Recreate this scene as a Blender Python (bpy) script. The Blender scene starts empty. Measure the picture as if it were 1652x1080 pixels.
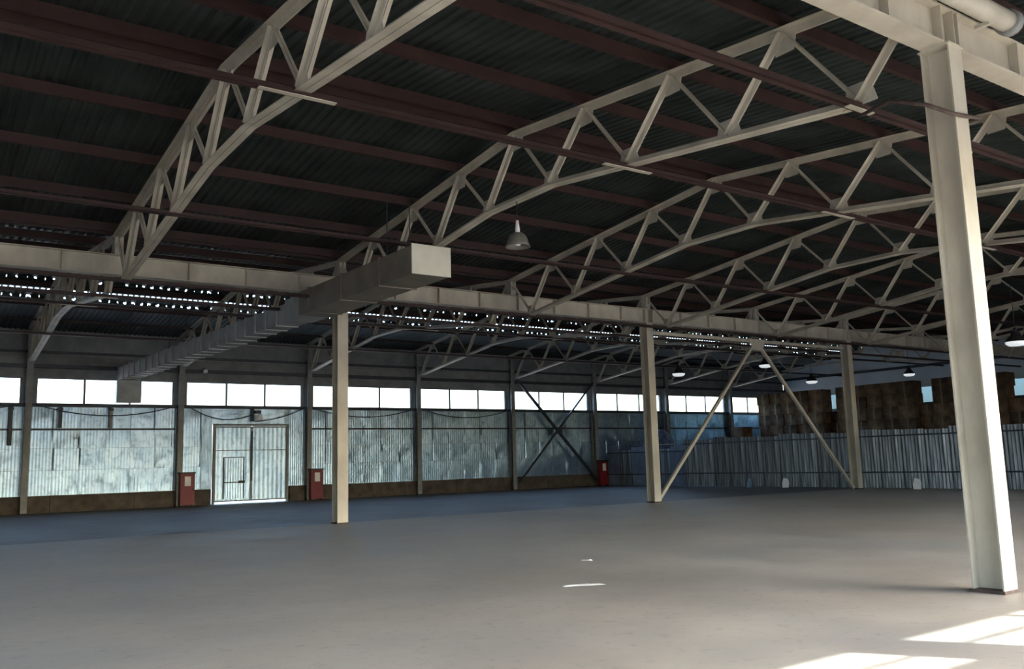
import bpy, math, random
from mathutils import Vector, Matrix
random.seed(7)
sc = bpy.context.scene
COL = sc.collection

# ------------------------------------------------------------------ camera
FPX, YAW, PITCH, ROLL, EYE = 1419.1, 0.60847, 0.14254, -0.0271, 1.606
cy, sy, cp, sp = math.cos(YAW), math.sin(YAW), math.cos(PITCH), math.sin(PITCH)
Fv = Vector((sy*cp, cy*cp, sp)); Rv = Vector((cy, -sy, 0)); Uv = Rv.cross(Fv)
R2 = math.cos(ROLL)*Rv + math.sin(ROLL)*Uv
U2 = -math.sin(ROLL)*Rv + math.cos(ROLL)*Uv
cam_d = bpy.data.cameras.new('camera'); cam = bpy.data.objects.new('camera', cam_d); COL.objects.link(cam)
cam_d.sensor_width = 36.0; cam_d.sensor_fit = 'HORIZONTAL'; cam_d.lens = FPX/1652*36.0
cam_d.clip_start = 0.05; cam_d.clip_end = 600
rot = Matrix((R2, U2, -Fv)).transposed()
cam.matrix_world = Matrix.Translation((0, 0, EYE)) @ rot.to_4x4()
sc.camera = cam

# ------------------------------------------------------------------ sky, sun, exposure
SUN_TRAVEL = Vector((-0.65, 1.0, -1.0)).normalized()
world = bpy.data.worlds.new('sky'); sc.world = world; world.use_nodes = True
nt = world.node_tree; nt.nodes.clear()
wo = nt.nodes.new('ShaderNodeOutputWorld'); bg = nt.nodes.new('ShaderNodeBackground')
sky = nt.nodes.new('ShaderNodeTexSky'); sky.sky_type = 'NISHITA'; sky.sun_disc = False
sky.sun_elevation = math.asin(-SUN_TRAVEL.z)
sky.sun_rotation = math.atan2(-SUN_TRAVEL.x, -SUN_TRAVEL.y)
sky.dust_density = 3.2
bg.inputs['Strength'].default_value = 1.35
nt.links.new(sky.outputs[0], bg.inputs[0]); nt.links.new(bg.outputs[0], wo.inputs[0])
sd = bpy.data.lights.new('sun', 'SUN'); sd.energy = 12.0; sd.angle = math.radians(0.6); sd.color = (1.0, 0.96, 0.90)
sun = bpy.data.objects.new('sun', sd); COL.objects.link(sun)
sun.rotation_euler = SUN_TRAVEL.to_track_quat('-Z', 'Y').to_euler()
sun.location = (20, -30, 40)
sc.view_settings.view_transform = 'Standard'; sc.view_settings.look = 'None'
sc.view_settings.gamma = 1.0; sc.view_settings.use_curve_mapping = False
sc.view_settings.exposure = 0.9

# ------------------------------------------------------------------ layout
GX = 10.24; GY2 = 5.33; GY1 = GY2 + 18.0; GYW = GY2 + 36.0      # grid lines: columns 12 m apart, trusses 6 m apart
X0, X1 = GX - 18.0, GX + 42.0                                   # building ends
YN = -0.7                                                       # inner face of the wall at the camera's back
YF = 40.95                                                      # inner face of the far wall
ZG0, ZG1 = 6.46, 6.98                                           # girder bottom and top
ZS, ZW = 4.49, 5.51                                             # window strip

# ------------------------------------------------------------------ materials
def newmat(name):
    m = bpy.data.materials.new(name); m.use_nodes = True
    n = m.node_tree.nodes; n.clear()
    out = n.new('ShaderNodeOutputMaterial'); b = n.new('ShaderNodeBsdfPrincipled')
    m.node_tree.links.new(b.outputs[0], out.inputs[0])
    return m, m.node_tree, b
def ramp(nt, fac, stops):
    r = nt.nodes.new('ShaderNodeValToRGB'); e = r.color_ramp.elements
    while len(e) < len(stops): e.new(0.5)
    for k, (p, c) in enumerate(stops): e[k].position = p; e[k].color = (*c, 1)
    nt.links.new(fac, r.inputs[0]); return r.outputs[0]
def noise(nt, scale, detail=4, vec=None, rough=0.55):
    t = nt.nodes.new('ShaderNodeTexNoise'); t.inputs['Scale'].default_value = scale
    t.inputs['Detail'].default_value = detail; t.inputs['Roughness'].default_value = rough
    if vec: nt.links.new(vec, t.inputs['Vector'])
    return t.outputs['Fac']
def coords(nt, kind='Object', scale=(1, 1, 1)):
    c = nt.nodes.new('ShaderNodeTexCoord'); mp = nt.nodes.new('ShaderNodeMapping')
    mp.inputs['Scale'].default_value = scale
    nt.links.new(c.outputs[kind], mp.inputs['Vector']); return mp.outputs[0]
def mixc(nt, fac, a, b, mode='MIX'):
    m = nt.nodes.new('ShaderNodeMix'); m.data_type = 'RGBA'; m.blend_type = mode
    for s, v in ((m.inputs[0], fac), (m.inputs[6], a), (m.inputs[7], b)):
        if isinstance(v, (int, float)): s.default_value = v
        elif isinstance(v, tuple): s.default_value = (*v, 1)
        else: nt.links.new(v, s)
    return m.outputs[2]
def bump(nt, b, h, strength=0.3, dist=0.02):
    k = nt.nodes.new('ShaderNodeBump'); k.inputs['Strength'].default_value = strength; k.inputs['Distance'].default_value = dist
    nt.links.new(h, k.inputs['Height']); nt.links.new(k.outputs[0], b.inputs['Normal'])
def simple(name, c1, c2, scale=3.0, rough=0.6, metal=0.0, vec_scale=(1, 1, 1), bmp=0.0, vary=0.0, lo=0.35, hi=0.7):
    m, nt, b = newmat(name)
    f = noise(nt, scale, 5, coords(nt, 'Object', vec_scale))
    c = ramp(nt, f, [(lo, c1), (hi, c2)])
    if vary:
        oi = nt.nodes.new('ShaderNodeObjectInfo')
        mr = nt.nodes.new('ShaderNodeMapRange'); mr.inputs[3].default_value = 1 - vary; mr.inputs[4].default_value = 1 + vary
        nt.links.new(oi.outputs['Random'], mr.inputs[0])
        cm = nt.nodes.new('ShaderNodeCombineColor')
        for k in range(3): nt.links.new(mr.outputs[0], cm.inputs[k])
        c = mixc(nt, 1.0, c, cm.outputs[0], 'MULTIPLY')
    nt.links.new(c, b.inputs['Base Color'])
    b.inputs['Roughness'].default_value = rough; b.inputs['Metallic'].default_value = metal
    if bmp: bump(nt, b, f, bmp)
    return m
MAT = {}
MAT['cream'] = simple('cream_paint', (0.40, 0.365, 0.29), (0.57, 0.53, 0.43), 1.8, 0.45, vec_scale=(1, 1, .5))
MAT['cream_dark'] = simple('dirty_cream_paint', (0.40, 0.37, 0.30), (0.52, 0.49, 0.41), 2.5, 0.55)
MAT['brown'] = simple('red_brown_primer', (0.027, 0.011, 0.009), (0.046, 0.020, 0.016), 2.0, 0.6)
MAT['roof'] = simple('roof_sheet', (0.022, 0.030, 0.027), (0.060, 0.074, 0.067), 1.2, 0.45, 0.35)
MAT['dark_steel'] = simple('dark_blue_steel', (0.018, 0.026, 0.036), (0.035, 0.047, 0.06), 3, 0.5)
MAT['grey_steel'] = simple('grey_painted_steel', (0.20, 0.21, 0.20), (0.29, 0.30, 0.29), 3, 0.55)
MAT['panel_grey'] = simple('grey_wall_panel', (0.17, 0.18, 0.18), (0.25, 0.26, 0.255), 2.0, 0.7, vary=.08)
MAT['panel_blue'] = simple('blue_grey_wall_panel', (0.52, 0.60, 0.68), (0.62, 0.70, 0.78), 1.0, 0.6, vary=.06)
MAT['pale_band'] = simple('pale_band', (0.55, 0.62, 0.64), (0.65, 0.71, 0.72), 1.0, 0.6)
MAT['plinth'] = simple('dirty_brown_plinth', (0.060, 0.048, 0.036), (0.13, 0.105, 0.08), 2.5, 0.85, bmp=.3)
MAT['duct'] = simple('galvanised_duct', (0.26, 0.28, 0.27), (0.38, 0.40, 0.385), 2.0, 0.5, 0.2)
MAT['duct_brown'] = simple('dark_brown_duct', (0.15, 0.135, 0.11), (0.22, 0.20, 0.165), 2.0, 0.6)  # wide duct section, darker and browner than the rest
MAT['duct_end'] = simple('cream_duct_end', (0.60, 0.58, 0.47), (0.70, 0.68, 0.56), 2.0, 0.5)
MAT['red'] = simple('red_cabinet_paint', (0.14, 0.005, 0.010), (0.21, 0.008, 0.015), 3.0, 0.5)
MAT['white'] = simple('white_plate', (0.7, 0.66, 0.64), (0.8, 0.77, 0.75), 3.0, 0.5)
MAT['lamp'] = simple('lamp_enamel', (0.13, 0.125, 0.105), (0.18, 0.175, 0.15), 6.0, 0.5)
MAT['lamp_white'] = simple('lamp_white_enamel', (0.75, 0.75, 0.72), (0.82, 0.82, 0.8), 6.0, 0.4)
m_, nt_, b_ = newmat('lit_lamp_diffuser'); b_.inputs['Base Color'].default_value = (.8, .8, .78, 1)
b_.inputs['Emission Color'].default_value = (.9, .97, 1, 1); b_.inputs['Emission Strength'].default_value = 0.35; MAT['lamp_lit'] = m_
MAT['black'] = simple('black_rubber', (0.012, 0.012, 0.013), (0.025, 0.025, 0.026), 5.0, 0.6)
MAT['rust'] = simple('rusty_base', (0.05, 0.032, 0.025), (0.10, 0.07, 0.055), 9.0, 0.8)
MAT['carton'] = simple('brown_carton', (0.055, 0.035, 0.022), (0.20, 0.115, 0.06), 2.6, 0.8, vary=.5)
MAT['tape'] = simple('carton_tape', (0.13, 0.09, 0.055), (0.17, 0.12, 0.075), 4.0, 0.4)
MAT['fence'] = simple('galvanised_fence_sheet', (0.055, 0.07, 0.09), (0.36, 0.41, 0.44), 1.0, 0.45, 0.5, (1, 9, .35), vary=.3, lo=.38, hi=.66)  # pale streaks, partly imitating light and shade across the ribs
MAT['fence_blue'] = simple('blue_grey_sheet', (0.10, 0.14, 0.21), (0.22, 0.28, 0.36), 1.5, 0.5, vary=.2)
MAT['tarp'] = simple('blue_tarpaulin', (0.05, 0.09, 0.22), (0.16, 0.22, 0.38), 2.5, 0.5, lo=.4, hi=.62)
MAT['film'] = simple('plastic_film', (0.80, 0.80, 0.78), (0.88, 0.88, 0.86), 6.0, 0.4)
MAT['bounce_slab'] = simple('pale_bounce_slab', (0.60, 0.58, 0.55), (0.70, 0.68, 0.65), 1.0, 0.9)
MAT['ground'] = simple('yard_concrete', (0.20, 0.195, 0.185), (0.27, 0.26, 0.25), 0.4, 0.9)

# crumpled foil-faced sheets on the far wall
def foil(name):
    m, nt, b = newmat(name)
    v = coords(nt, 'Object', (1, 1, 0.8))
    oi = nt.nodes.new('ShaderNodeObjectInfo')
    va = nt.nodes.new('ShaderNodeVectorMath'); va.operation = 'ADD'
    cmb = nt.nodes.new('ShaderNodeCombineXYZ')
    mm = nt.nodes.new('ShaderNodeMath'); mm.operation = 'MULTIPLY'; mm.inputs[1].default_value = 40
    nt.links.new(oi.outputs['Random'], mm.inputs[0])
    for k in range(3): nt.links.new(mm.outputs[0], cmb.inputs[k])
    nt.links.new(v, va.inputs[0]); nt.links.new(cmb.outputs[0], va.inputs[1])
    f1 = noise(nt, 1.1, 3, va.outputs[0]); f2 = noise(nt, 5.0, 5, va.outputs[0])
    c = ramp(nt, f1, [(0.3, (0.25, 0.38, 0.52)), (0.7, (0.38, 0.52, 0.65))])
    c2 = ramp(nt, f2, [(0.28, (0.62, 0.66, 0.68)), (0.5, (1, 1, 1))])
    nt.links.new(mixc(nt, 1.0, c, c2, 'MULTIPLY'), b.inputs['Base Color'])
    b.inputs['Metallic'].default_value = 0.9; b.inputs['Roughness'].default_value = 0.34
    bump(nt, b, f2, 0.25, 0.02)
    return m
MAT['foil'] = foil('crumpled_foil_sheet')

def floor_mat(name, stops):
    m, nt, b = newmat(name)
    v = coords(nt, 'Object', (1, 1, 1))
    f1 = noise(nt, 0.16, 5, v, .6); f2 = noise(nt, 0.55, 6, v, .65); f3 = noise(nt, 7.0, 6, v, .7)
    c = ramp(nt, f1, list(zip((.34, .50, .66), stops)))
    c = mixc(nt, 1.0, c, ramp(nt, f2, [(0.3, (0.80, 0.78, 0.76)), (0.62, (1.06, 1.04, 1.0))]), 'MULTIPLY')
    c = mixc(nt, 1.0, c, ramp(nt, f3, [(0.26, (0.72, 0.7, 0.68)), (0.45, (1, 1, 1))]), 'MULTIPLY')
    nt.links.new(c, b.inputs['Base Color'])
    nt.links.new(ramp(nt, f2, [(0.3, (.45, .45, .45)), (0.7, (.7, .7, .7))]), b.inputs['Roughness'])
    bump(nt, b, f3, 0.15, 0.01)
    return m
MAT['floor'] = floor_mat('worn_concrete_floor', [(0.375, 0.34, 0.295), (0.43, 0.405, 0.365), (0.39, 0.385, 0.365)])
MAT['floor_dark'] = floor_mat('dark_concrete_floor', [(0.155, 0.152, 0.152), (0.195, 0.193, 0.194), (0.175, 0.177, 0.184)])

def glass_mat(name, tint):
    m = bpy.data.materials.new(name); m.use_nodes = True
    nt = m.node_tree; nt.nodes.clear()
    out = nt.nodes.new('ShaderNodeOutputMaterial')
    tr = nt.nodes.new('ShaderNodeBsdfTransparent'); tr.inputs[0].default_value = (*tint, 1)
    gl = nt.nodes.new('ShaderNodeBsdfGlossy'); gl.inputs['Roughness'].default_value = 0.08
    mx = nt.nodes.new('ShaderNodeMixShader'); mx.inputs[0].default_value = 0.06
    nt.links.new(tr.outputs[0], mx.inputs[1]); nt.links.new(gl.outputs[0], mx.inputs[2])
    nt.links.new(mx.outputs[0], out.inputs[0])
    return m
MAT['glass'] = glass_mat('dusty_window_glass', (0.88, 0.91, 0.92)); MAT['grimy_glass'] = glass_mat('painted_over_glass', (0.22, 0.28, 0.33))

# ------------------------------------------------------------------ mesh helpers
class MB:
    def __init__(s): s.v = []; s.f = []; s.mi = []
    def poly(s, verts, faces, mi=0):
        o = len(s.v); s.v += [tuple(x) for x in verts]
        for f in faces: s.f.append([o+i for i in f]); s.mi.append(mi)
        return s
    def box(s, a, b, mi=0):
        (x0, y0, z0), (x1, y1, z1) = a, b
        return s.poly([(x0,y0,z0),(x1,y0,z0),(x1,y1,z0),(x0,y1,z0),(x0,y0,z1),(x1,y0,z1),(x1,y1,z1),(x0,y1,z1)],
                      [(0,3,2,1),(4,5,6,7),(0,1,5,4),(1,2,6,5),(2,3,7,6),(3,0,4,7)], mi)
    def prism(s, prof, p0, p1, ux, uy, mi=0):
        """extrude a 2-D profile (list of (a,b)) along p0->p1 with axes ux, uy"""
        p0, p1, ux, uy = Vector(p0), Vector(p1), Vector(ux), Vector(uy)
        n = len(prof)
        vs = [p0 + ux*a + uy*b for a, b in prof] + [p1 + ux*a + uy*b for a, b in prof]
        fs = [(i, (i+1) % n, n+(i+1) % n, n+i) for i in range(n)] + [tuple(range(n-1, -1, -1)), tuple(range(n, 2*n))]
        return s.poly(vs, fs, mi)
    def tube(s, pts, r, n=8, mi=0):
        pts = [Vector(p) for p in pts]; rings = []
        for i, p in enumerate(pts):
            d = (pts[min(i+1, len(pts)-1)] - pts[max(i-1, 0)]).normalized()
            a = d.cross(Vector((0, 0, 1))) if abs(d.z) < .95 else d.cross(Vector((1, 0, 0)))
            a.normalize(); b = d.cross(a)
            rings.append([p + a*r*math.cos(2*math.pi*k/n) + b*r*math.sin(2*math.pi*k/n) for k in range(n)])
        vs = [v for r_ in rings for v in r_]; fs = []
        for i in range(len(pts)-1):
            for k in range(n): fs.append((i*n+k, i*n+(k+1) % n, (i+1)*n+(k+1) % n, (i+1)*n+k))
        fs += [tuple(range(n-1, -1, -1)), tuple(range((len(pts)-1)*n, len(pts)*n))]
        return s.poly(vs, fs, mi)
    def lathe(s, prof, n=20, mi=0):
        vs = [(r*math.cos(2*math.pi*k/n), r*math.sin(2*math.pi*k/n), z) for r, z in prof for k in range(n)]
        fs = []
        for i in range(len(prof)-1):
            for k in range(n): fs.append((i*n+k, i*n+(k+1) % n, (i+1)*n+(k+1) % n, (i+1)*n+k))
        return s.poly(vs, fs, mi)
    def mesh(s, name, mats, smooth=False):
        me = bpy.data.meshes.new(name); me.from_pydata(s.v, [], s.f)
        for m in (mats if isinstance(mats, (list, tuple)) else [mats]): me.materials.append(MAT[m])
        if len(set(s.mi)) > 1: me.polygons.foreach_set('material_index', s.mi)
        if smooth: me.polygons.foreach_set('use_smooth', [True]*len(s.f))
        me.update(); return me
def obj(name, me, parent=None, loc=(0, 0, 0), rz=0.0):
    o = bpy.data.objects.new(name, me); COL.objects.link(o); o.location = loc; o.rotation_euler[2] = rz
    if parent is not None: o.parent = parent
    return o
def tag(o, label, cat, group=None):
    o['label'] = label; o['category'] = cat
    if group: o['group'] = group
    return o
def thing(name, label, cat, loc=(0, 0, 0), rz=0.0, group=None):
    return tag(obj(name, None, None, loc, rz), label, cat, group)
def struct(o): o['kind'] = 'structure'; return o
def copy_tree(o, parent=None):
    c = o.copy(); COL.objects.link(c)
    if parent is not None: c.parent = parent
    for ch in list(o.children): copy_tree(ch, c)
    return c
ORD = ['nearest', 'second', 'third', 'fourth', 'fifth', 'sixth', 'seventh', 'eighth', 'ninth', 'tenth', 'eleventh', 'twelfth']
def ordn(i): return ORD[i]

# ------------------------------------------------------------------ setting: ground, floor
struct(obj('ground', MB().box((-120, -120, -0.4), (180, 200, -0.12)).mesh('ground', 'ground')))
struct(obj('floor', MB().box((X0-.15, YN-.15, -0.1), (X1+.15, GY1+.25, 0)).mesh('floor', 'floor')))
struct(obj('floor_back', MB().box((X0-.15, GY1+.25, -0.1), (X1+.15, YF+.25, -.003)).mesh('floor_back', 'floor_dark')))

# ------------------------------------------------------------------ roof: corrugated sheets, purlins, ties
CHORD0, SLOPE = 7.43, 0.10
def chord_z(y): return CHORD0 + SLOPE*(9 - abs(9 - y))          # y = 0..18 across one span
def sheet_mesh(name, y0, z0, y1, z1, length=6.0, per=0.2, amp=0.035):
    m = MB(); n = int(round(length/per)); xs = []
    for k in range(n):
        xs += [(k*per, 0), (k*per+per*.30, 0), (k*per+per*.45, amp), (k*per+per*.85, amp)]
    xs.append((length, 0))
    t = .004
    top0 = [(x, y0, z0+h) for x, h in xs]; top1 = [(x, y1, z1+h) for x, h in xs]
    nn = len(xs)
    m.poly(top0 + top1, [(i, i+1, nn+i+1, nn+i) for i in range(nn-1)])
    return m.mesh(name, 'roof')
ceiling = struct(obj('ceiling', None, None, (0, 0, 0)))
PUR = 0.30
meshes = []
for span in (0, 1):
    yb = GY2 + 18*span
    segs = [(0, 4.5, 0, 0), (4.5, 9, 0, 0), (9, 13.5, 0, 0), (13.5, 18, 0, 0)] if span == 0 else \
           [(0, 4.5, 0, 0), (4.5, 9, 0, 0), (9, 11.05, 0, 0), (10.95, 12.1, -.08, -.08), (12.0, 12.8, -.165, -.165), (12.7, 18, -.25, -.25)]
    for (a, b, da, db) in segs:
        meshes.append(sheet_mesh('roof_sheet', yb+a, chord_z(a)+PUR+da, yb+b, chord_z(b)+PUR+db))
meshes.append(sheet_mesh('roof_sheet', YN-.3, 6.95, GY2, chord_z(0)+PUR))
for me in meshes:
    for k in range(10): obj('roof_sheet', me, ceiling, (X0+6*k, 0, 0))
# closers that leave rows of small daylight holes at the lifted sheet laps of the far span
for (yl, dz, hgt, w, per) in ((11.0, -.08, .08, .235, .30), (12.75, -.25, .08, .235, .30)):
    cm = MB()
    z = chord_z(yl)+PUR+dz
    n = int(60/per)
    for k in range(n):
        x = X0+k*per+random.uniform(-.02, .02); ww = w*random.uniform(.68, 1.3)
        cm.box((x, GY2+18+yl-.02, z-.01), (x+min(ww, per), GY2+18+yl+.02, z+hgt+.06))
    o = obj('lap_closer', cm.mesh('lap_closer', 'roof'), ceiling); o['kind'] = 'stuff'
def channel(h, w, t): return [(0, 0), (w, 0), (w, t), (t, t), (t, h-t), (w, h-t), (w, h), (0, h)]
def purlin_mesh(name, h, w, t, mat='brown'):
    return MB().prism(channel(h, w, t), (X0, 0, 0), (X1, 0, 0), (0, 1, 0), (0, 0, 1)).mesh(name, mat)
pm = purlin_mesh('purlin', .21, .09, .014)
for span in (0, 1):
    for y in (0.12, 2.25, 4.5, 6.75, 8.72, 9.20, 11.25, 13.5, 15.75, 17.8):
        drop = 0 if span == 0 or y < 11 else (-.085 if y < 11.7 else -.215)
        obj('purlin', pm, ceiling, (0, GY2+18*span+y-.05, chord_z(y)+.075+drop*0.45))
for y in (1.8, 3.6): obj('purlin', pm, ceiling, (0, y-.5, 6.95+(7.73-6.95)*(y-.5+1)/6.33-.24))
tm = MB()
for sg in (-1, 1):
    tm.prism([(sg*.025, 0), (sg*.095, 0), (sg*.095, .010), (sg*.035, .010), (sg*.035, .08), (sg*.025, .08)], (X0, 0, 0), (X1, 0, 0), (0, 1, 0), (0, 0, 1))
for k in range(41): tm.box((X0+1.5*k-.03, -.03, .03), (X0+1.5*k+.03, .03, .04))
tm = tm.mesh('bracing_tie', 'brown')
BOT0, BSL = 6.20, 0.115
def bot_z(y): return BOT0 + BSL*((9 - abs(9-y)) - 1.13)
for span in (0, 1):
    for y in (1.13, 5.63, 12.38, 16.88):
        if span == 1 and y == 16.88: continue
        obj('bracing_tie', tm, ceiling, (0, GY2+18*span+y, bot_z(y)-.10))

# ------------------------------------------------------------------ far wall
wall = struct(obj('wall_back', MB().box((X0-.1, YF+.12, 0), (11.76, YF+.25, ZS-.05)).mesh('wall_back', 'panel_grey')))
def wpart(name, m, mat, loc=(0, 0, 0)): return obj(name, m.mesh(name, mat), wall, loc)
wpart('backing_panel', MB().box((15.32, YF+.12, 0), (X1+.1, YF+.25, ZS-.05)), 'panel_grey')
wpart('backing_panel', MB().box((11.76, YF+.12, 3.62), (15.32, YF+.25, ZS-.05)), 'panel_grey')
for a, b in ((X0, 11.70), (15.38, X1)):
    n = max(1, int((b-a)/3)); st = (b-a)/n
    for k in range(n): wpart('plinth_block', MB().box((a+k*st+.01, YF-.06, 0), (a+(k+1)*st-.01, YF+.12, .70+random.uniform(-.02, .02))), 'plinth')
WC = [X0 + 6*k for k in range(11)]
def foil_sheet(w, h, seed):
    rnd = random.Random(seed); m = MB(); nx, nz = 16, 14
    bl = [(rnd.uniform(0, w), rnd.uniform(0, h), rnd.uniform(.2, .5), rnd.uniform(-.02, .02)) for _ in range(7)]
    vs = []
    for j in range(nz+1):
        for i in range(nx+1):
            x, z = w*i/nx, h*j/nz
            d = -.006 if (i % 2) else 0.0
            d += rnd.uniform(-.0015, .0015)
            for bx, bz, br, ba in bl: d += ba*math.exp(-((x-bx)**2+(z-bz)**2)/br**2)
            if i in (0, nx): d = 0
            vs.append((x, d, z))
    fs = [(j*(nx+1)+i, j*(nx+1)+i+1, (j+1)*(nx+1)+i+1, (j+1)*(nx+1)+i) for j in range(nz) for i in range(nx)]
    m.poly(vs, fs); return m.mesh('foil_sheet', 'foil')
SH = ZS - .10 - .70
TIERS = ((.70, 1.72), (1.72, 2.62), (2.62, ZS-.10))
variants = [[foil_sheet(0.985, b-a-.012, 10*s+t) for t, (a, b) in enumerate(TIERS)] for s in range(6)]
for k in range(10):
    for j in range(6):
        x = WC[k] + j
        if 11.0 < x < 15.3: continue
        for t in range(3): obj('foil_sheet', variants[(k*6+j*5+t*2) % 6][t], wall, (x+.007, YF+.03+.012*((j+t) % 2), TIERS[t][0]))
over = foil_sheet(3.6, ZS-.10-3.62, 33)
obj('foil_sheet', foil_sheet(.5, SH, 34), wall, (11.24, YF+.03, .70)); obj('foil_sheet', over, wall, (11.74, YF+.03, 3.62)); obj('foil_sheet', foil_sheet(.84, SH, 35), wall, (15.36, YF+.03, .70))
# rails
wpart('sill_rail', MB().box((X0, YF-.10, ZS-.16), (X1, YF+.10, ZS-.02)), 'dark_steel')
for k in range(10):
    if k == 3: continue
    wpart('girt', MB().box((WC[k]+.16, YF-.07, 3.36), (WC[k+1]-.16, YF-.01, 3.44)), 'dark_steel')
# wall above the windows
for k in range(10):
    wpart('upper_panel', MB().box((WC[k]+.005, YF, ZW+.02), (WC[k+1]-.005, YF+.2, 6.45)), 'panel_grey')
    wpart('upper_panel', MB().box((WC[k]+.005, YF, 6.46), (WC[k+1]-.005, YF+.2, 7.9)), 'panel_grey')
    wpart('window_pier', MB().box((WC[k]-.26, YF+.02, ZS-.05), (WC[k]+.30, YF+.2, ZW+.02)), 'panel_grey')
wpart('eave_beam', MB().box((X0, YF-.22, 5.93), (X1, YF-.02, 6.08)), 'dark_steel')
wpart('eave_beam', MB().box((X0, YF-.12, 6.55), (X1, YF-.02, 6.66)), 'dark_steel')
# windows of the far wall
def window_strip(xa, xb, y, z0, z1, n, idx, transom=None, pane='glass'):
    w = struct(obj('window_%d' % idx, None, None, (xa, y, z0)))
    L, H = xb-xa, z1-z0; fr = .035
    obj('frame_rail', MB().box((0, -.03, 0), (L, .03, fr)).mesh('frame_rail', 'grey_steel'), w)
    obj('frame_rail', MB().box((0, -.03, H-fr), (L, .03, H)).mesh('frame_rail', 'grey_steel'), w)
    for i in range(n+1):
        x = L*i/n; obj('mullion', MB().box((max(0, x-.045), -.03, fr), (min(L, x+.045), .03, H-fr)).mesh('mullion', 'grey_steel'), w)
    if transom: obj('transom', MB().box((.03, -.025, transom-z0-.011), (L-.03, .025, transom-z0+.011)).mesh('transom', 'grey_steel'), w)
    for i in range(n): obj('pane', MB().box((L*i/n+.045, -.004, fr), (L*(i+1)/n-.045, .004, H-fr)).mesh('pane', pane), w)
    return w
for k in range(10): window_strip(WC[k]+.30, WC[k+1]-.26, YF+.08, ZS-.03, ZW+.02, 3, k+1)

# ------------------------------------------------------------------ gate in the far wall
door = struct(obj('door_1', None, None, (11.78, YF, 0)))
door['label'] = 'double-leaf gate sheeted in crumpled bright metal with a wicket door'
DW, DH = 3.54, 3.64
for x0, x1, z0, z1 in ((0, .09, 0, DH), (DW-.09, DW, 0, DH), (.09, DW-.09, DH-.09, DH)):
    obj('gate_frame', MB().box((x0, -.04, z0), (x1, .14, z1)).mesh('gate_frame', 'grey_steel'), door)
for li, (xa, xb) in enumerate(((.07, DW/2-.008), (DW/2+.008, DW-.07))):
    w = xb-xa; zb = .10
    leaf = obj('gate_leaf', foil_sheet(w, DH-.07-zb, 50+li), door, (xa, .02, zb))
    for (a, b, c, d) in ((0, .05, 0, DH-.22), (w-.05, w, 0, DH-.22), (.05, w-.05, 0, .06), (.05, w-.05, DH-.28, DH-.22)):
        obj('leaf_frame', MB().box((a, -.03, c), (b, .05, d)).mesh('leaf_frame', 'grey_steel'), leaf)
    obj('leaf_rail', MB().box((.05, -.02, 2.30), (w-.05, .04, 2.34)).mesh('leaf_rail', 'grey_steel'), leaf)
    if li == 0:
        wk = obj('wicket_door', foil_sheet(.95, 1.9, 60), leaf, (.40, -.05, .12))
        for (a, b, c, d) in ((0, .04, 0, 1.9), (.91, .95, 0, 1.9), (.04, .91, 1.86, 1.9), (.04, .91, .72, .77)):
            obj('wicket_frame', MB().box((a, -.02, c), (b, .02, d)).mesh('wicket_frame', 'dark_steel'), wk)
        obj('latch', MB().box((.70, -.06, .70), (.98, -.02, .82)).mesh('latch', 'black'), wk)
    else:
        obj('lock_bar', MB().box((-.05, -.07, .9), (.03, -.03, 3.2)).mesh('lock_bar', 'dark_steel'), leaf)
struct(obj('gate_bounce_slab', MB().box((9.5, YF+.26, -.12), (17.5, YF+6, -.02)).mesh('gate_bounce_slab', 'bounce_slab')))  # pale slab added outside to whiten the gap under the leaves
obj('threshold', MB().box((0, -.02, -.09), (DW, .25, .008)).mesh('threshold', 'grey_steel'), door)

# ------------------------------------------------------------------ right end wall (behind the cartons)
def gable_pts(x):
    p = [(x, YN-.15, 0), (x, YF+.2, 0), (x, YF+.2, 7.65)]
    for span, y in ((1, 9), (0, 18), (0, 9), (0, 0)): p.append((x, GY2+18*span+y, chord_z(y)+PUR+.03 - (0)))
    p.append((x, YN-.15, 6.98)); return p
def gable(name, xa, xb, mat):
    a, b = gable_pts(xa), gable_pts(xb); n = len(a)
    return MB().poly(a+b, [tuple(range(n)), tuple(range(2*n-1, n-1, -1))] + [(i, n+i, n+(i+1) % n, (i+1) % n) for i in range(n)]).mesh(name, mat)
# lower wall, upper wall, with a window strip between (far span only)
wr = struct(obj('wall_right', MB().box((X1, YN-.15, 0), (X1+.2, YF+.2, ZS)).mesh('wall_right', 'panel_grey')))
def rpart(name, m, mat): return obj(name, m.mesh(name, mat), wr)
rpart('upper_panel', MB().box((X1, YN-.15, ZS), (X1+.2, GY1, 6.9)), 'panel_blue')
rpart('sill_rail', MB().box((X1-.08, GY1, ZS-.14), (X1, YF-.15, ZS)), 'dark_steel')
ye = [GY1, GY1+6, GY1+12, YF]
for a, b in zip(ye, ye[1:]):
    rpart('upper_panel', MB().box((X1, a+.01, ZW), (X1+.2, b-.01, 6.9)), 'panel_blue')
    rpart('window_pier', MB().box((X1, a, ZS), (X1+.2, a+.5, ZW)), 'panel_blue')
g = gable_pts(X1); 
top = [(GY2, 6.9), (GY1+18-.2, 6.9)] + [(GY2+36-.35, 7.7), (GY1+9, chord_z(9)+PUR+.03), (GY1, chord_z(0)+PUR+.03), (GY2+9, chord_z(9)+PUR+.03), (GY2, chord_z(0)+PUR+.03)]
rpart('gable_panel', MB().prism(top, (X1, 0, 0), (X1+.2, 0, 0), (0, 1, 0), (0, 0, 1)), 'panel_blue')
rpart('gable_panel', MB().prism([(YN-.15, 6.9), (GY2, 6.9), (GY2, 7.75), (YN-.15, 7.0)], (X1, 0, 0), (X1+.2, 0, 0), (0, 1, 0), (0, 0, 1)), 'panel_blue')
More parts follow.
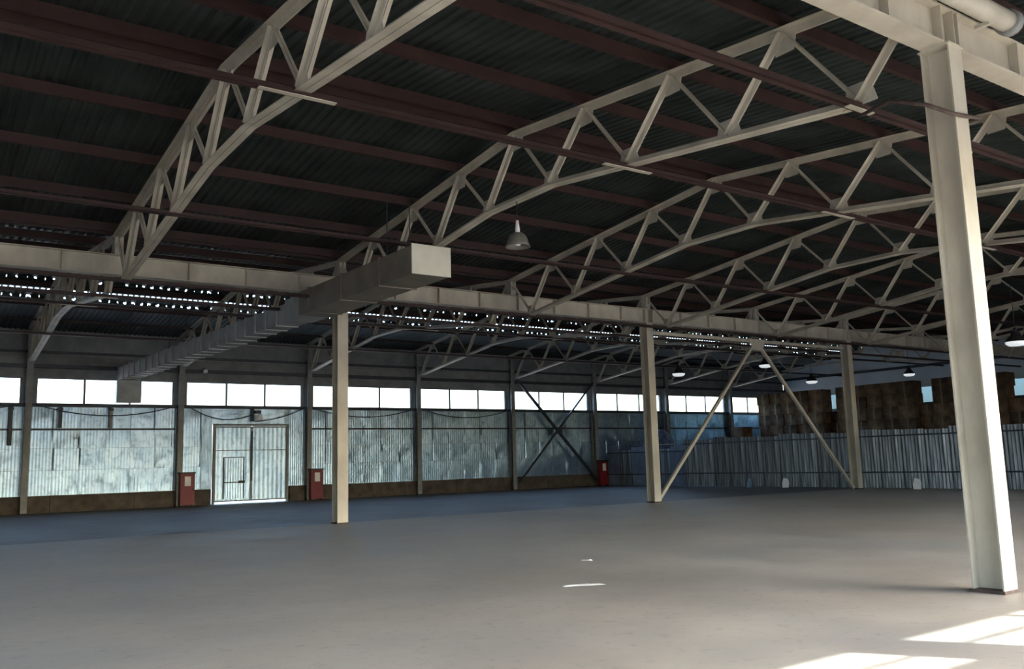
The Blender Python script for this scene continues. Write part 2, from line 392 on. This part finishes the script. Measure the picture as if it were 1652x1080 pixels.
rpart('sill_band', MB().box((X1-.05, GY1, ZW), (X1-.001, YF-.15, ZW+.32)), 'pale_band')
rpart('tie_beam', MB().box((X1-.15, GY2, 6.72), (X1-.02, YF, 6.88)), 'dark_steel')
for i, (a, b) in enumerate(zip(ye, ye[1:])):
    w = window_strip(0, b-a-.5, 0, ZS, ZW, 3, 11+i, pane='grimy_glass'); w.location = (X1+.1, a+.5, ZS); w.rotation_euler[2] = math.pi/2
# left end wall (outside the frame, closes the hall, gap added to let daylight in)
wlft = struct(obj('wall_left', MB().box((X0-.15, YN-.15, 4.6), (X0, YF+.2, 6.9)).mesh('wall_left', 'panel_grey')))
for a, b in ((YN-.15, 1.5), (8.0, YF+.2)):
    obj('wall_panel', MB().box((X0-.15, a, 0), (X0, b, 4.6)).mesh('wall_panel', 'panel_grey'), wlft)
obj('gable_panel', MB().prism(top, (X0-.15, 0, 0), (X0, 0, 0), (0, 1, 0), (0, 0, 1)).mesh('gable_panel', 'panel_grey'), wlft)
obj('gable_panel', MB().prism([(YN-.15, 6.9), (GY2, 6.9), (GY2, 7.75), (YN-.15, 7.0)], (X0-.15, 0, 0), (X0, 0, 0), (0, 1, 0), (0, 0, 1)).mesh('gable_panel', 'panel_grey'), wlft)

# ------------------------------------------------------------------ wall at the camera's back: window strip, unseen gateways set out to tune daylight
LIGHT_GATES = [(WC[k]+.45, WC[k+1]-.45) for k in (0, 2, 3, 4, 5)]
GH = 3.95
wn = struct(obj('wall_front', MB().box((X0, YN-.15, GH), (X1, YN, ZS)).mesh('wall_front', 'panel_grey')))
xs = [X0] + [v for g_ in LIGHT_GATES for v in g_] + [X1]
for a, b in zip(xs[0::2], xs[1::2]):
    obj('wall_panel', MB().box((a, YN-.15, 0), (b, YN, GH)).mesh('wall_panel', 'panel_grey'), wn)
ZN1 = 5.40
for k in range(6): obj('sun_block_panel', MB().box((WC[k]+.01, YN-2.9, 4.12), (WC[k+1]-.01, YN-.151, 4.20)).mesh('sun_block_panel', 'panel_grey'), wn)  # unseen, added outside to keep sun from entering the gateways
obj('upper_panel', MB().box((X0, YN-.15, ZN1), (X1, YN, 7.02)).mesh('upper_panel', 'panel_grey'), wn)
for k in range(11):
    obj('window_pier', MB().box((WC[k]-.32, YN-.15, ZS), (WC[k]+.32, YN, ZN1)).mesh('window_pier', 'panel_grey'), wn)
for k in range(10): window_strip(WC[k]+.32, WC[k+1]-.32, YN-.07, ZS, ZN1, 3, 14+k, transom=4.92)

# ------------------------------------------------------------------ columns
def hcolumn(name, label, x, y, h, d=.38, w=.30, tf=.018, tw=.012, mat='cream', base=True, group=None):
    t = thing(name, label, 'column', (x, y, 0), 0, group)
    obj('flange', MB().box((-w/2, -d/2, 0), (w/2, -d/2+tf, h)).mesh('flange', mat), t)
    obj('flange', MB().box((-w/2, d/2-tf, 0), (w/2, d/2, h)).mesh('flange', mat), t)
    obj('web', MB().box((-tw/2, -d/2+tf, 0), (tw/2, d/2-tf, h)).mesh('web', mat), t)
    obj('cap_plate', MB().box((-w/2-.02, -d/2-.02, h), (w/2+.02, d/2+.02, h+.02)).mesh('cap_plate', mat), t)
    if base: obj('base_plate', MB().box((-w/2-.02, -d/2-.012, 0), (w/2+.01, d/2+.02, .035)).mesh('base_plate', 'rust'), t)
    return t
HC = ZG0-.02
hcolumn('steel_column', 'tall cream steel column standing nearest, at the right', GX, GY2, HC, .36, .29)
hcolumn('steel_column', 'cream steel column standing in front of the far gate, under the duct', GX, GY1, HC, .38, .32)
hcolumn('steel_column', 'cream steel column at the left foot of the inverted V brace', GX+12, GY1, HC, .38, .32)
hcolumn('steel_column', 'cream steel column at the right foot of the inverted V brace', GX+24, GY1, HC, .38, .32)
hcolumn('steel_column', 'cream steel column behind the metal fence, farthest of its row', GX+36, GY1, HC, .38, .32)
wl = ['grey wall column left of the long foil-faced wall, leftmost', 'grey wall column just left of the metal gate', 'grey wall column just right of the metal gate',
      'fourth grey wall column from the left, right of the front column', 'grey wall column at the left side of the dark cross brace',
      'grey wall column at the right side of the dark cross brace', 'grey wall column beside the fence end, seen right of the white column',
      'grey wall column beyond the fence, last before the cartons']
for k in range(8): hcolumn('wall_column', wl[k], GX-6+6*k, YF-.20, 7.30, .34, .24, mat='grey_steel')

# ------------------------------------------------------------------ girders
def girder(name, label, y):
    t = thing(name, label, 'girder', (0, y, ZG0))
    H = ZG1-ZG0
    xa, xz = X0+.02, X1-.2
    obj('bottom_flange', MB().box((xa, -.15, 0), (xz, .15, .022)).mesh('bottom_flange', 'cream'), t)
    obj('top_flange', MB().box((xa, -.13, H-.02), (xz, .13, H)).mesh('top_flange', 'cream'), t)
    obj('web', MB().box((xa, -.006, .022), (xz, .006, H-.02)).mesh('web', 'cream'), t)
    sm = MB().box((-.006, -.125, .022), (.006, -.006, H-.02)).mesh('stiffener', 'cream')
    sb = MB().box((-.006, .006, .022), (.006, .125, H-.02)).mesh('stiffener', 'cream')
    n = int((X1-X0)/1.5)-1
    for k in range(n+1):
        obj('stiffener', sm, t, (X0+.24+1.5*k, 0, 0)); obj('stiffener', sb, t, (X0+.24+1.5*k, 0, 0))
    for k in range(3):
        for s in (-.14, .14): obj('stiffener', sm, t, (GX+12*k+s, 0, 0))
    return t
girder('girder', 'cream steel girder overhead at the top right, on the nearest column', GY2)
girder('girder', 'long cream steel girder crossing the hall on the row of columns', GY1)

# ------------------------------------------------------------------ trusses
def angle_pair(m, p0, p1, leg, t, gap, up, single=False):
    """two angles back to back in the truss plane; horizontal legs on the 'up' side"""
    p0, p1 = Vector(p0), Vector(p1); d = (p1-p0).normalized(); n = Vector((1, 0, 0)).cross(d).normalized()
    if n.z < 0: n = -n
    n = n*up
    for s in ((1,) if single else (-1, 1)):
        prof = [(s*gap, leg/2), (s*(gap+leg), leg/2), (s*(gap+leg), leg/2-t), (s*(gap+t), leg/2-t), (s*(gap+t), -leg/2), (s*gap, -leg/2)]
        m.prism(prof, p0, p1, (1, 0, 0), n)
def build_truss(label):
    t = thing('roof_truss', label, 'truss', (0, 0, 0))
    tops = [0, 2.25, 4.5, 6.75, 9, 11.25, 13.5, 15.75, 18]; bots = [1.13, 3.38, 5.63, 7.88, 10.12, 12.37, 14.62, 16.87]
    T = [Vector((0, y + (.03 if y == 0 else -.03 if y == 18 else 0), chord_z(y))) for y in tops]
    B = [Vector((0, y, bot_z(y))) for y in bots]
    for a, b in ((T[0], T[4]), (T[4], T[8])):
        m = MB(); angle_pair(m, a, b, .125, .012, .006, 1); obj('top_chord', m.mesh('top_chord', 'cream'), t)
    for a, b in ((B[0], B[3]), (B[3], B[4]), (B[4], B[7])):
        m = MB(); angle_pair(m, a, b, .11, .010, .006, -1); obj('bottom_chord', m.mesh('bottom_chord', 'cream'), t)
    for i in range(8):
        m = MB(); angle_pair(m, T[i], B[i], .085, .008, .006, 1); obj('diagonal', m.mesh('diagonal', 'cream'), t)
        m = MB(); angle_pair(m, T[i+1], B[i], .050, .006, .005, 1); obj('diagonal', m.mesh('diagonal', 'cream'), t)
    for i, p in enumerate(T):
        w = .24; y0, y1 = (max(p.y-w, .04), min(p.y+w, 17.96)); sl = -.02 if i in (0, 8) else 0
        m = MB().prism([(y0, p.z+.04), (y1, p.z+.04), (y1-.08, p.z-.30), (y0+.08, p.z-.30)], (-.005, 0, 0), (.005, 0, 0), (0, 1, 0), (0, 0, 1))
        obj('gusset_plate', m.mesh('gusset_plate', 'cream_dark'), t)
    for p in B:
        m = MB().prism([(p.y-.26, p.z-.04), (p.y+.26, p.z-.04), (p.y+.17, p.z+.27), (p.y-.17, p.z+.27)], (-.005, 0, 0), (.005, 0, 0), (0, 1, 0), (0, 0, 1))
        obj('gusset_plate', m.mesh('gusset_plate', 'cream_dark'), t)
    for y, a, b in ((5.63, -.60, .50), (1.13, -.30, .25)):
        obj('pale_tie_strip', MB().box((a, y-.045, bot_z(y)-.118), (b, y+.045, bot_z(y)-.106)).mesh('pale_tie_strip', 'cream'), t)  # strip under the tie at the node, paler than the tie
    for y in (.10, 17.90):
        obj('support_shoe', MB().box((-.10, y-.07, ZG1+.002), (.10, y+.06, chord_z(y)-.02)).mesh('support_shoe', 'cream_dark'), t)
    return t
proto = None
for span in (0, 1):
    for k in range(8):
        lab = ('%s cream roof truss from the camera, over the bay with the nearest column' if span == 0 else
               '%s cream roof truss from the camera, over the far bay by the window wall') % ordn(k)
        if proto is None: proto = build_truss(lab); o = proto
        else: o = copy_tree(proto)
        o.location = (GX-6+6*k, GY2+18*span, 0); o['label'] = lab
        o['group'] = 'roof trusses of the near bay' if span == 0 else 'roof trusses of the far bay'
# rafters of the narrow aisle at the camera's back
for k in range(2):
    x = GX + 6*k - 0
    t = thing('rafter_beam', ['cream rafter from the nearest column back over the camera side', 'cream rafter one bay right of the nearest column'][k], 'rafter', (x, 0, 0))
    p0, p1 = Vector((0, GY2-.16, 7.40)), Vector((0, YN+.02, 6.72)); n = (0, .1067, .994)
    obj('web', MB().prism([(-.006, -.15), (.006, -.15), (.006, .15), (-.006, .15)], p0, p1, (1, 0, 0), n).mesh('web', 'cream'), t)
    obj('flange', MB().prism([(-.08, -.165), (.08, -.165), (.08, -.15), (-.08, -.15)], p0, p1, (1, 0, 0), n).mesh('flange', 'cream'), t)
    obj('flange', MB().prism([(-.08, .15), (.08, .15), (.08, .165), (-.08, .165)], p0, p1, (1, 0, 0), n).mesh('flange', 'cream'), t)

# ------------------------------------------------------------------ bracing
def bar(p0, p1, w, mat, name='bar', x=True):
    p0, p1 = Vector(p0), Vector(p1); d = (p1-p0).normalized(); n = Vector((0, 1, 0)).cross(d).normalized()
    h = w/2; m = MB()
    m.prism([(-h, -h), (h, -h), (h, h), (-h, h)], p0, p1, (0, 1, 0), n)
    return m.mesh(name, mat)
vb = thing('portal_brace', 'pale inverted V brace with top bar between two columns', 'brace', (GX+12, GY1, 0))
obj('top_bar', bar((.2, 0, 6.12), (11.8, 0, 6.12), .12, 'cream', 'top_bar'), vb)
obj('diagonal', bar((.25, 0, .12), (5.85, 0, 6.0), .11, 'cream', 'diagonal'), vb)
obj('diagonal', bar((11.75, 0, .05), (6.15, 0, 6.0), .11, 'cream', 'diagonal'), vb)
obj('gusset_plate', MB().prism([(5.5, 6.19), (6.5, 6.19), (6.3, 5.75), (5.7, 5.75)], (0, -.09, 0), (0, -.08, 0), (1, 0, 0), (0, 0, 1)).mesh('gusset_plate', 'cream'), vb)
xb = thing('cross_brace', 'dark steel X brace on the far wall between two wall columns', 'brace', (GX+18, YF-.47, 0))
obj('diagonal', bar((.2, -.03, 6.1), (5.8, -.03, .35), .13, 'dark_steel', 'diagonal'), xb)
obj('diagonal', bar((5.8, .05, 6.1), (.2, .06, .35), .09, 'dark_steel', 'diagonal'), xb)
obj('centre_plate', MB().box((2.75, -.107, 3.05), (3.25, -.097, 3.45)).mesh('centre_plate', 'dark_steel'), xb)

# ------------------------------------------------------------------ air duct
dt = thing('air_duct', 'rectangular air duct from the window wall to a pale open-hall end', 'duct', (0, 0, 0))
def duct_seg(name, p0, p1, w, h, mat, parent):
    return obj(name, MB().prism([(-w/2, 0), (w/2, 0), (w/2, h), (-w/2, h)], p0, p1, (1, 0, 0), (0, 0, 1)).mesh(name, mat), parent)
D0, D1, D2 = Vector((9.52, 16.75, 5.74)), Vector((9.30, 22.9, 5.72)), Vector((7.85, 40.35, 5.47))
duct_seg('wide_section', D0, D1, .95, .64, 'duct_brown', dt)
o = duct_seg('end_face', D0-Vector((0, .03, 0.01)), D0, .99, .68, 'duct_end', dt)
duct_seg('taper_section', D1, D1+(D2-D1)*.06, .80, .60, 'duct', dt)
n = 22
for k in range(n):
    a, b = D1.lerp(D2, .06+.94*k/n), D1.lerp(D2, .06+.94*(k+1)/n)
    duct_seg('ribbed_section', a, b-Vector((0, .05, 0)), .62, .54, 'duct', dt)
    duct_seg('joint_flange', b-Vector((0, .05, .03)), b-Vector((0, 0, .03)), .70, .60, 'duct', dt)
for k in range(3):
    y = D0.y + 1.5 + 2*k; duct_seg('joint_flange', Vector((9.47-.07*k, y, 5.71)), Vector((9.47-.07*k, y+.05, 5.71)), 1.01, .70, 'duct_brown', dt)
obj('elbow', MB().prism([(-.35, 0), (.35, 0), (.35, .62), (-.35, .62)], (7.9, 40.35, 5.43), (7.95, 40.72, 5.43), (1, 0, 0), (0, 0, 1)).mesh('elbow', 'duct'), dt)
obj('outlet_drop', MB().box((7.5, 40.34, 4.52), (8.5, 40.70, 5.43)).mesh('outlet_drop', 'duct'), dt)
for y in (18.2, 26.5, 34.0):
    f = (y-D1.y)/(D2.y-D1.y) if y > D1.y else 0
    c = D1.lerp(D2, f) if y > D1.y else D0.lerp(D1, (y-D0.y)/(D1.y-D0.y))
    for s in (-.3, .3): obj('hanger_rod', MB().tube([(c.x+s, y, c.z+.5), (c.x+s, y, 7.9)], .012, 6).mesh('hanger_rod', 'dark_steel'), dt)

# ------------------------------------------------------------------ lamps
SHD = MB().lathe([(.05, .30), (.10, .29), (.16, .25), (.205, .17), (.225, .08), (.265, .0), (.255, 0), (.21, .09), (.19, .16), (.14, .24)], 24).mesh('shade', 'lamp', True)
SHW = MB().lathe([(.06, .44), (.12, .42), (.16, .30), (.26, .20), (.32, .11), (.33, .09), (.32, .09), (.25, .18), (.14, .28)], 24).mesh('shade', 'black', True)
BULB = MB().lathe([(.0, .02), (.05, .03), (.075, .08), (.06, .16), (.04, .24), (.0, .26)], 16).mesh('bulb', 'lamp_white', True)
DIFF = MB().lathe([(.0, -.05), (.22, -.04), (.31, .02), (.325, .09), (.30, .10), (.0, .12)], 24).mesh('diffuser', 'lamp_lit', True)
CAPM = MB().lathe([(0, .56), (.03, .56), (.035, .50), (.05, .38), (.05, .29), (0, .29)], 14).mesh('cap', 'white', True)
CAPB = MB().lathe([(0, .56), (.035, .55), (.06, .50), (.075, .42), (0, .42)], 14).mesh('cap', 'black', True)
def lamp(label, x, y, z, ztop, white=False):
    t = thing('pendant_lamp', label, 'lamp', (x, y, z), 0, 'bell-shaped pendant lamps')
    obj('shade', SHW if white else SHD, t); obj('cap', CAPB if white else CAPM, t)
    if white: obj('diffuser', DIFF, t)
    else: obj('bulb', BULB, t)
    obj('hanging_rod', MB().tube([(0, 0, .55), (0, 0, ztop-z)], .012, 6).mesh('hanging_rod', 'black'), t)
lamp('grey bell-shaped pendant lamp hanging under the second truss', GX, 14.40, 5.96, 6.93)
lamp('small pendant lamp with lit white underside right of the left V brace column', 32.67, 32.05, 5.71, 8.37, True)
lamp('small pendant lamp with lit white underside left of the right V brace column', 43.5, 32.05, 5.63, 8.37, True)
lamp('small pendant lamp with lit white underside against the blue-grey end wall', 50.26, 30.03, 6.09, 8.17, True)
lamp('small pendant lamp with lit white underside under the apex of the V brace', 37.0, 30.03, 6.11, 8.17, True)
lamp('pendant lamp with lit white underside at the right photo edge', 29.9, 14.05, 4.93, 8.37, True)
wlamp = thing('wall_lamp', 'tiny white lamp on the far wall above the gate windows', 'lamp', (11.25, YF-.22, 5.95))
obj('housing', MB().box((-.08, -.22, -.02), (.08, 0, .12)).mesh('housing', 'lamp_white'), wlamp)
obj('bracket', MB().box((-.03, -.02, .12), (.03, .0, .2)).mesh('bracket', 'black'), wlamp)
fl = thing('flood_lamp', 'small flood lamp on a dark bracket above the metal gate', 'lamp', (13.55, YF-.13, 3.75))
obj('bracket', MB().box((-.06, -.05, 0), (.04, .02, .58)).mesh('bracket', 'dark_steel'), fl)
obj('arm', MB().box((.04, -.25, .36), (.30, -.05, .50)).mesh('arm', 'dark_steel'), fl)
obj('reflector', MB().prism([(.08, 0), (.36, 0), (.30, .22), (.14, .22)], (0, -.40, .05), (0, -.28, .10), (1, 0, 0), (0, 0, 1)).mesh('reflector', 'lamp_white'), fl)

# ------------------------------------------------------------------ fire cabinets
def cabinet(label, x, y):
    t = thing('fire_cabinet', label, 'cabinet', (x, y, 0), 0, 'red fire cabinets along the far wall')
    obj('body', MB().box((-.31, 0, .06), (.31, .24, 1.42)).mesh('body', 'red'), t)
    d = obj('door', MB().box((-.29, -.02, .10), (.29, -.002, 1.38)).mesh('door', 'red'), t)
    obj('label_plate', MB().box((-.13, -.026, .88), (.13, -.0205, 1.30)).mesh('label_plate', 'white'), d)
    obj('handle', MB().box((.20, -.05, .65), (.23, -.021, .80)).mesh('handle', 'black'), d)
    obj('lid', MB().box((-.38, -.04, 1.422), (.33, .25, 1.49)).mesh('lid', 'black'), t)
    for s in (-.27, .21): obj('foot', MB().box((s, .02, 0), (s+.06, .22, .06)).mesh('foot', 'black'), t)
cabinet('red fire cabinet with white plate, left of the metal gate', 10.52, 40.30)
cabinet('red fire cabinet with white plate, right of the metal gate', 16.52, 40.30)
cabinet('dark red fire cabinet at the right foot of the X brace', 34.30, 40.10)

# ------------------------------------------------------------------ cables
def swag(label, xa, xb, za, zb, sag, y=YF-.21):
    pts = []
    for i in range(15):
        u = i/14; pts.append((xa+(xb-xa)*u, y, za+(zb-za)*u-4*sag*u*(1-u)))
    tag(obj('hanging_cable', MB().tube(pts, .022, 6).mesh('hanging_cable', 'dark_steel', True)), label, 'cable', 'cables swagged along the far wall')
swag('dark cable sagging across the leftmost long bay of foil wall', 4.5, 9.9, 4.42, 4.36, .42)
swag('dark cable sagging to the lamp bracket over the gate, left half', 10.6, 13.5, 4.40, 4.05, .38)
swag('dark cable sagging right from the lamp bracket over the gate', 13.6, 16.0, 3.75, 4.38, .14)
swag('dark cable sagging right of the gate, behind the front column', 16.5, 21.9, 4.40, 4.36, .40)
swag('dark cable sagging in the bay left of the X brace', 22.5, 27.9, 4.40, 4.36, .40)
swag('dark cable sagging at the photo edge on the foil wall', .2, 3.9, 4.0, 4.40, .10)
for i, (x, z0, lab) in enumerate(((3.65, 2.75, 'long dark bracket hanging below the sill rail at the photo edge'), (5.45, 3.45, 'short dark bracket hanging below the sill rail, leftmost bay'),
                           (7.4, 3.45, 'pale grey bracket hanging below the sill rail under the duct outlet'))):
    t = thing('hanging_bracket', lab, 'bracket', (x, YF-.11, z0))
    obj('strap', MB().box((-.07, -.03, 0), (.07, .0, ZS-.17-z0)).mesh('strap', 'dark_steel' if i < 2 else 'grey_steel'), t)
    obj('clamp', MB().box((-.10, -.06, ZS-.30-z0), (.10, -.031, ZS-.20-z0)).mesh('clamp', 'dark_steel'), t)
tag(obj('power_cable', MB().tube([(GX, GY2+1.13, 6.02), (9.75, 5.75, 5.85), (9.55, 5.2, 5.56), (9.95, 5.10, 5.50), (GX, 5.10, 5.53), (10.55, 5.10, 5.57), (10.62, 5.4, 5.60), (10.5, 5.5, 5.62)], .026, 8).mesh('power_cable', 'rust', True)),
    'dark cable slung across the nearest column near its top', 'cable')
pp = thing('pipe', 'thick grey pipe lying along the girder at the top right corner', 'pipe', (0, 4.98, 6.96))
obj('pipe_run', MB().tube([(8.9, 0, 0), (11.25, 0, 0)], .13, 16).mesh('pipe_run', 'cream_dark', True), pp)
obj('pipe_collar', MB().tube([(11.25, 0, 0), (11.37, 0, 0)], .165, 16).mesh('pipe_collar', 'grey_steel', True), pp)
for x in (9.4, 10.8): obj('pipe_saddle', MB().box((x, .0, -.15), (x+.06, .185, -.10)).mesh('pipe_saddle', 'cream_dark'), pp)

# ------------------------------------------------------------------ metal fence
FX = GX+24.56
fe = thing('metal_fence', 'tall fence of upright corrugated metal sheets across the hall', 'fence', (FX, 0, 0))
def fence_sheet(w, h, seed, amp=.045, n=14, mat='fence'):
    rnd = random.Random(seed); m = MB(); vs = []; prof = []
    for i in range(n+1):
        prof.append((w*i/n, (-amp if i % 2 else .0)))
    for z in (0, h):
        for (y, d) in prof: vs.append((d, y, z))
    m.poly(vs, [(i, i+1, n+2+i, n+1+i) for i in range(n)]); return m.mesh('sheet', mat)
fv = [fence_sheet(1.03, h, s) for s, h in enumerate((2.44, 2.40, 2.50, 2.46))]
y = 12.0; i = 0
while y < 33.5:
    o = obj('sheet', fv[(i*7) % 4], fe, (random.uniform(-.02, 0), y, .03)); y += 1.05; i += 1
    if i % 3 == 0: obj('post', MB().box((.06, -.05, 0), (.14, .05, 2.35)).mesh('post', 'dark_steel'), fe, (0, y-.01, 0))
yend = y
lows = [fence_sheet(1.03, h, 20+s, .012, 6, m) for s, (h, m) in enumerate(((2.15, 'fence_blue'), (2.0, 'fence'), (2.3, 'fence_blue')))]
while y < 39.4:
    obj('sheet', lows[i % 3], fe, (.01, y, .03)); y += 1.05; i += 1
    obj('post', MB().box((.06, -.04, 0), (.13, .04, 2.1)).mesh('post', 'dark_steel'), fe, (0, y, 0))
for z, a, b in ((2.2, 12.0, yend), (.66, 12.0, yend), (1.85, yend, y), (.62, yend, y)):
    obj('rail', MB().box((-.075, a, z), (-.032, b, z+.06)).mesh('rail', 'dark_steel'), fe)
for k, (yy, w, lab) in enumerate(((27.2, .36, 'white scrap of sheet leaning at the fence foot inside the V brace'), (20.6, .34, 'white scrap of sheet leaning at the fence foot left of the nearest column'),
                          (29.4, .30, 'greyish scrap of sheet leaning at the fence foot, left of the white one'))):
    m = MB().poly([(-.22, 0, 0), (-.22, w, 0), (-.20, w*1.05, .2), (-.14, w*.9, .46), (-.15, .05, .40), (-.19, -.02, .2), (-.2, 0, 0), (-.2, w, 0), (-.18, w*1.05, .2), (-.12, w*.9, .46), (-.13, .05, .40), (-.17, -.02, .2)],
                  [(0, 1, 2, 5), (5, 2, 3, 4), (6, 11, 8, 7), (11, 10, 9, 8), (0, 6, 7, 1), (1, 7, 8, 2), (2, 8, 9, 3), (3, 9, 10, 4), (4, 10, 11, 5), (5, 11, 6, 0)])
    tag(obj('sheet_scrap', m.mesh('sheet_scrap', 'film' if k < 2 else 'fence'), None, (FX, yy, 0)), lab, 'scrap')

# ------------------------------------------------------------------ cartons behind the fence
cw, ch_, cd = .92, .655, .9
cmesh = MB().box((0, 0, 0), (cd, cw, ch_)).box((-.004, cw*.44, -.0), (.0, cw*.56, ch_), 1).box((-.003, .0, ch_*.47), (-.001, cw, ch_*.49), 1).mesh('carton', ['carton', 'tape'])
cols = {}
def stack(y, levels, x, lab, grp):
    c = cols.setdefault(grp, 0); cols[grp] += 1
    for l in range(levels):
        o = obj('carton', cmesh, None, (x+random.uniform(-.12, .12), y+random.uniform(-.01, .01), l*ch_+.002*l))
        lv = ['topmost', 'second from top', 'third from top', 'fourth from top', 'fifth from top', 'sixth from top', 'seventh from top', 'lowest'][levels-1-l]
        tag(o, 'carton, %s, %s column from the left of %s' % (lv, ['first', 'second', 'third', 'fourth', 'fifth', 'sixth', 'seventh', 'eighth', 'ninth', 'tenth'][c], lab), 'carton', grp)
yy = 39.4; col = 0
while yy > 14.0:
    if yy > 36.6: lv, x, lab, grp = random.choice((4, 5)), 42.5, 'the low heap', 'cartons in the low heap'
    elif yy > 32.6: lv, x, lab, grp = 8, 44.0, 'the left tall stack', 'cartons in the left tall stack'
    elif yy > 31.4: lv, x, lab, grp = 6, 44.6, 'the dip between stacks', 'cartons in the dip between stacks'
    elif yy > 26.6: lv, x, lab, grp = 8, 44.0, 'the middle tall stack', 'cartons in the right tall stack'
    elif yy > 25.4: lv, x, lab, grp = 6, 44.3, 'the notch by the near column', 'cartons in the notch'
    elif yy > 22.2: lv, x, lab, grp = 8, 44.0, 'the stack behind the near column', 'cartons behind the nearest column'
    else: lv, x, lab, grp = 6, 44.0, 'the right-edge low stack', 'cartons at the right edge'
    stack(yy-cw, lv, x, lab, grp); yy -= cw+.03

# blue tarpaulin bundle behind the fence's left end
def bundle():
    m = MB(); rnd = random.Random(3); nz, na = 9, 20; vs = []
    for j in range(nz+1):
        z = 3.15*j/nz; f = 1 - .55*max(0, (z-2.3)/.85)**2
        for k in range(na):
            a = 2*math.pi*k/na; c, s_ = math.cos(a), math.sin(a)
            q = (abs(c)**4+abs(s_)**4)**-.25
            r = q*f*(1+rnd.uniform(-.06, .06)); vs.append((.62*r*c, .85*r*s_, z + (rnd.uniform(-.05, .05) if 0 < j else 0)))
    fs = [(j*na+k, j*na+(k+1) % na, (j+1)*na+(k+1) % na, (j+1)*na+k) for j in range(nz) for k in range(na)] + [tuple(range(nz*na, nz*na+na))]
    return m.poly(vs, fs).mesh('tarp', 'tarp')
bd = thing('covered_bundle', 'bundle under a blue tarpaulin behind the low left end of the fence', 'bundle', (36.4, 37.6, 0))
obj('tarp', bundle(), bd)
rope = []
for k in range(21):
    a = 2*math.pi*k/20; c, s_ = math.cos(a), math.sin(a); q = (abs(c)**4+abs(s_)**4)**-.25
    rope.append((.66*q*c, .89*q*s_, 2.3))
obj('rope', MB().tube(rope, .02, 6).mesh('rope', 'white'), bd)

# ------------------------------------------------------------------ small litter on the floor
def film(label, x, y, w, l, rz, seed):
    rnd = random.Random(seed); m = MB(); nx, ny = 8, 4; vs = []
    for j in range(ny+1):
        for i in range(nx+1):
            edge = i in (0, nx) or j in (0, ny)
            vs.append((l*(i/nx-.5)+rnd.uniform(-.03, .03), w*(j/ny-.5)*(1-.5*abs(i/nx-.5))+rnd.uniform(-.015, .015), .003 if edge else rnd.uniform(.004, .025)))
    m.poly(vs, [(j*(nx+1)+i, j*(nx+1)+i+1, (j+1)*(nx+1)+i+1, (j+1)*(nx+1)+i) for j in range(ny) for i in range(nx)])
    tag(obj('plastic_scrap', m.mesh('plastic_scrap', 'film', True), None, (x, y, 0), rz), label, 'litter', 'plastic scraps on the floor')
film('small pale plastic scrap on the floor, farther one', 9.1, 11.18, .10, .18, -.6, 1)
film('long pale plastic scrap on the open floor', 7.3, 9.05, .10, .55, -.45, 2)
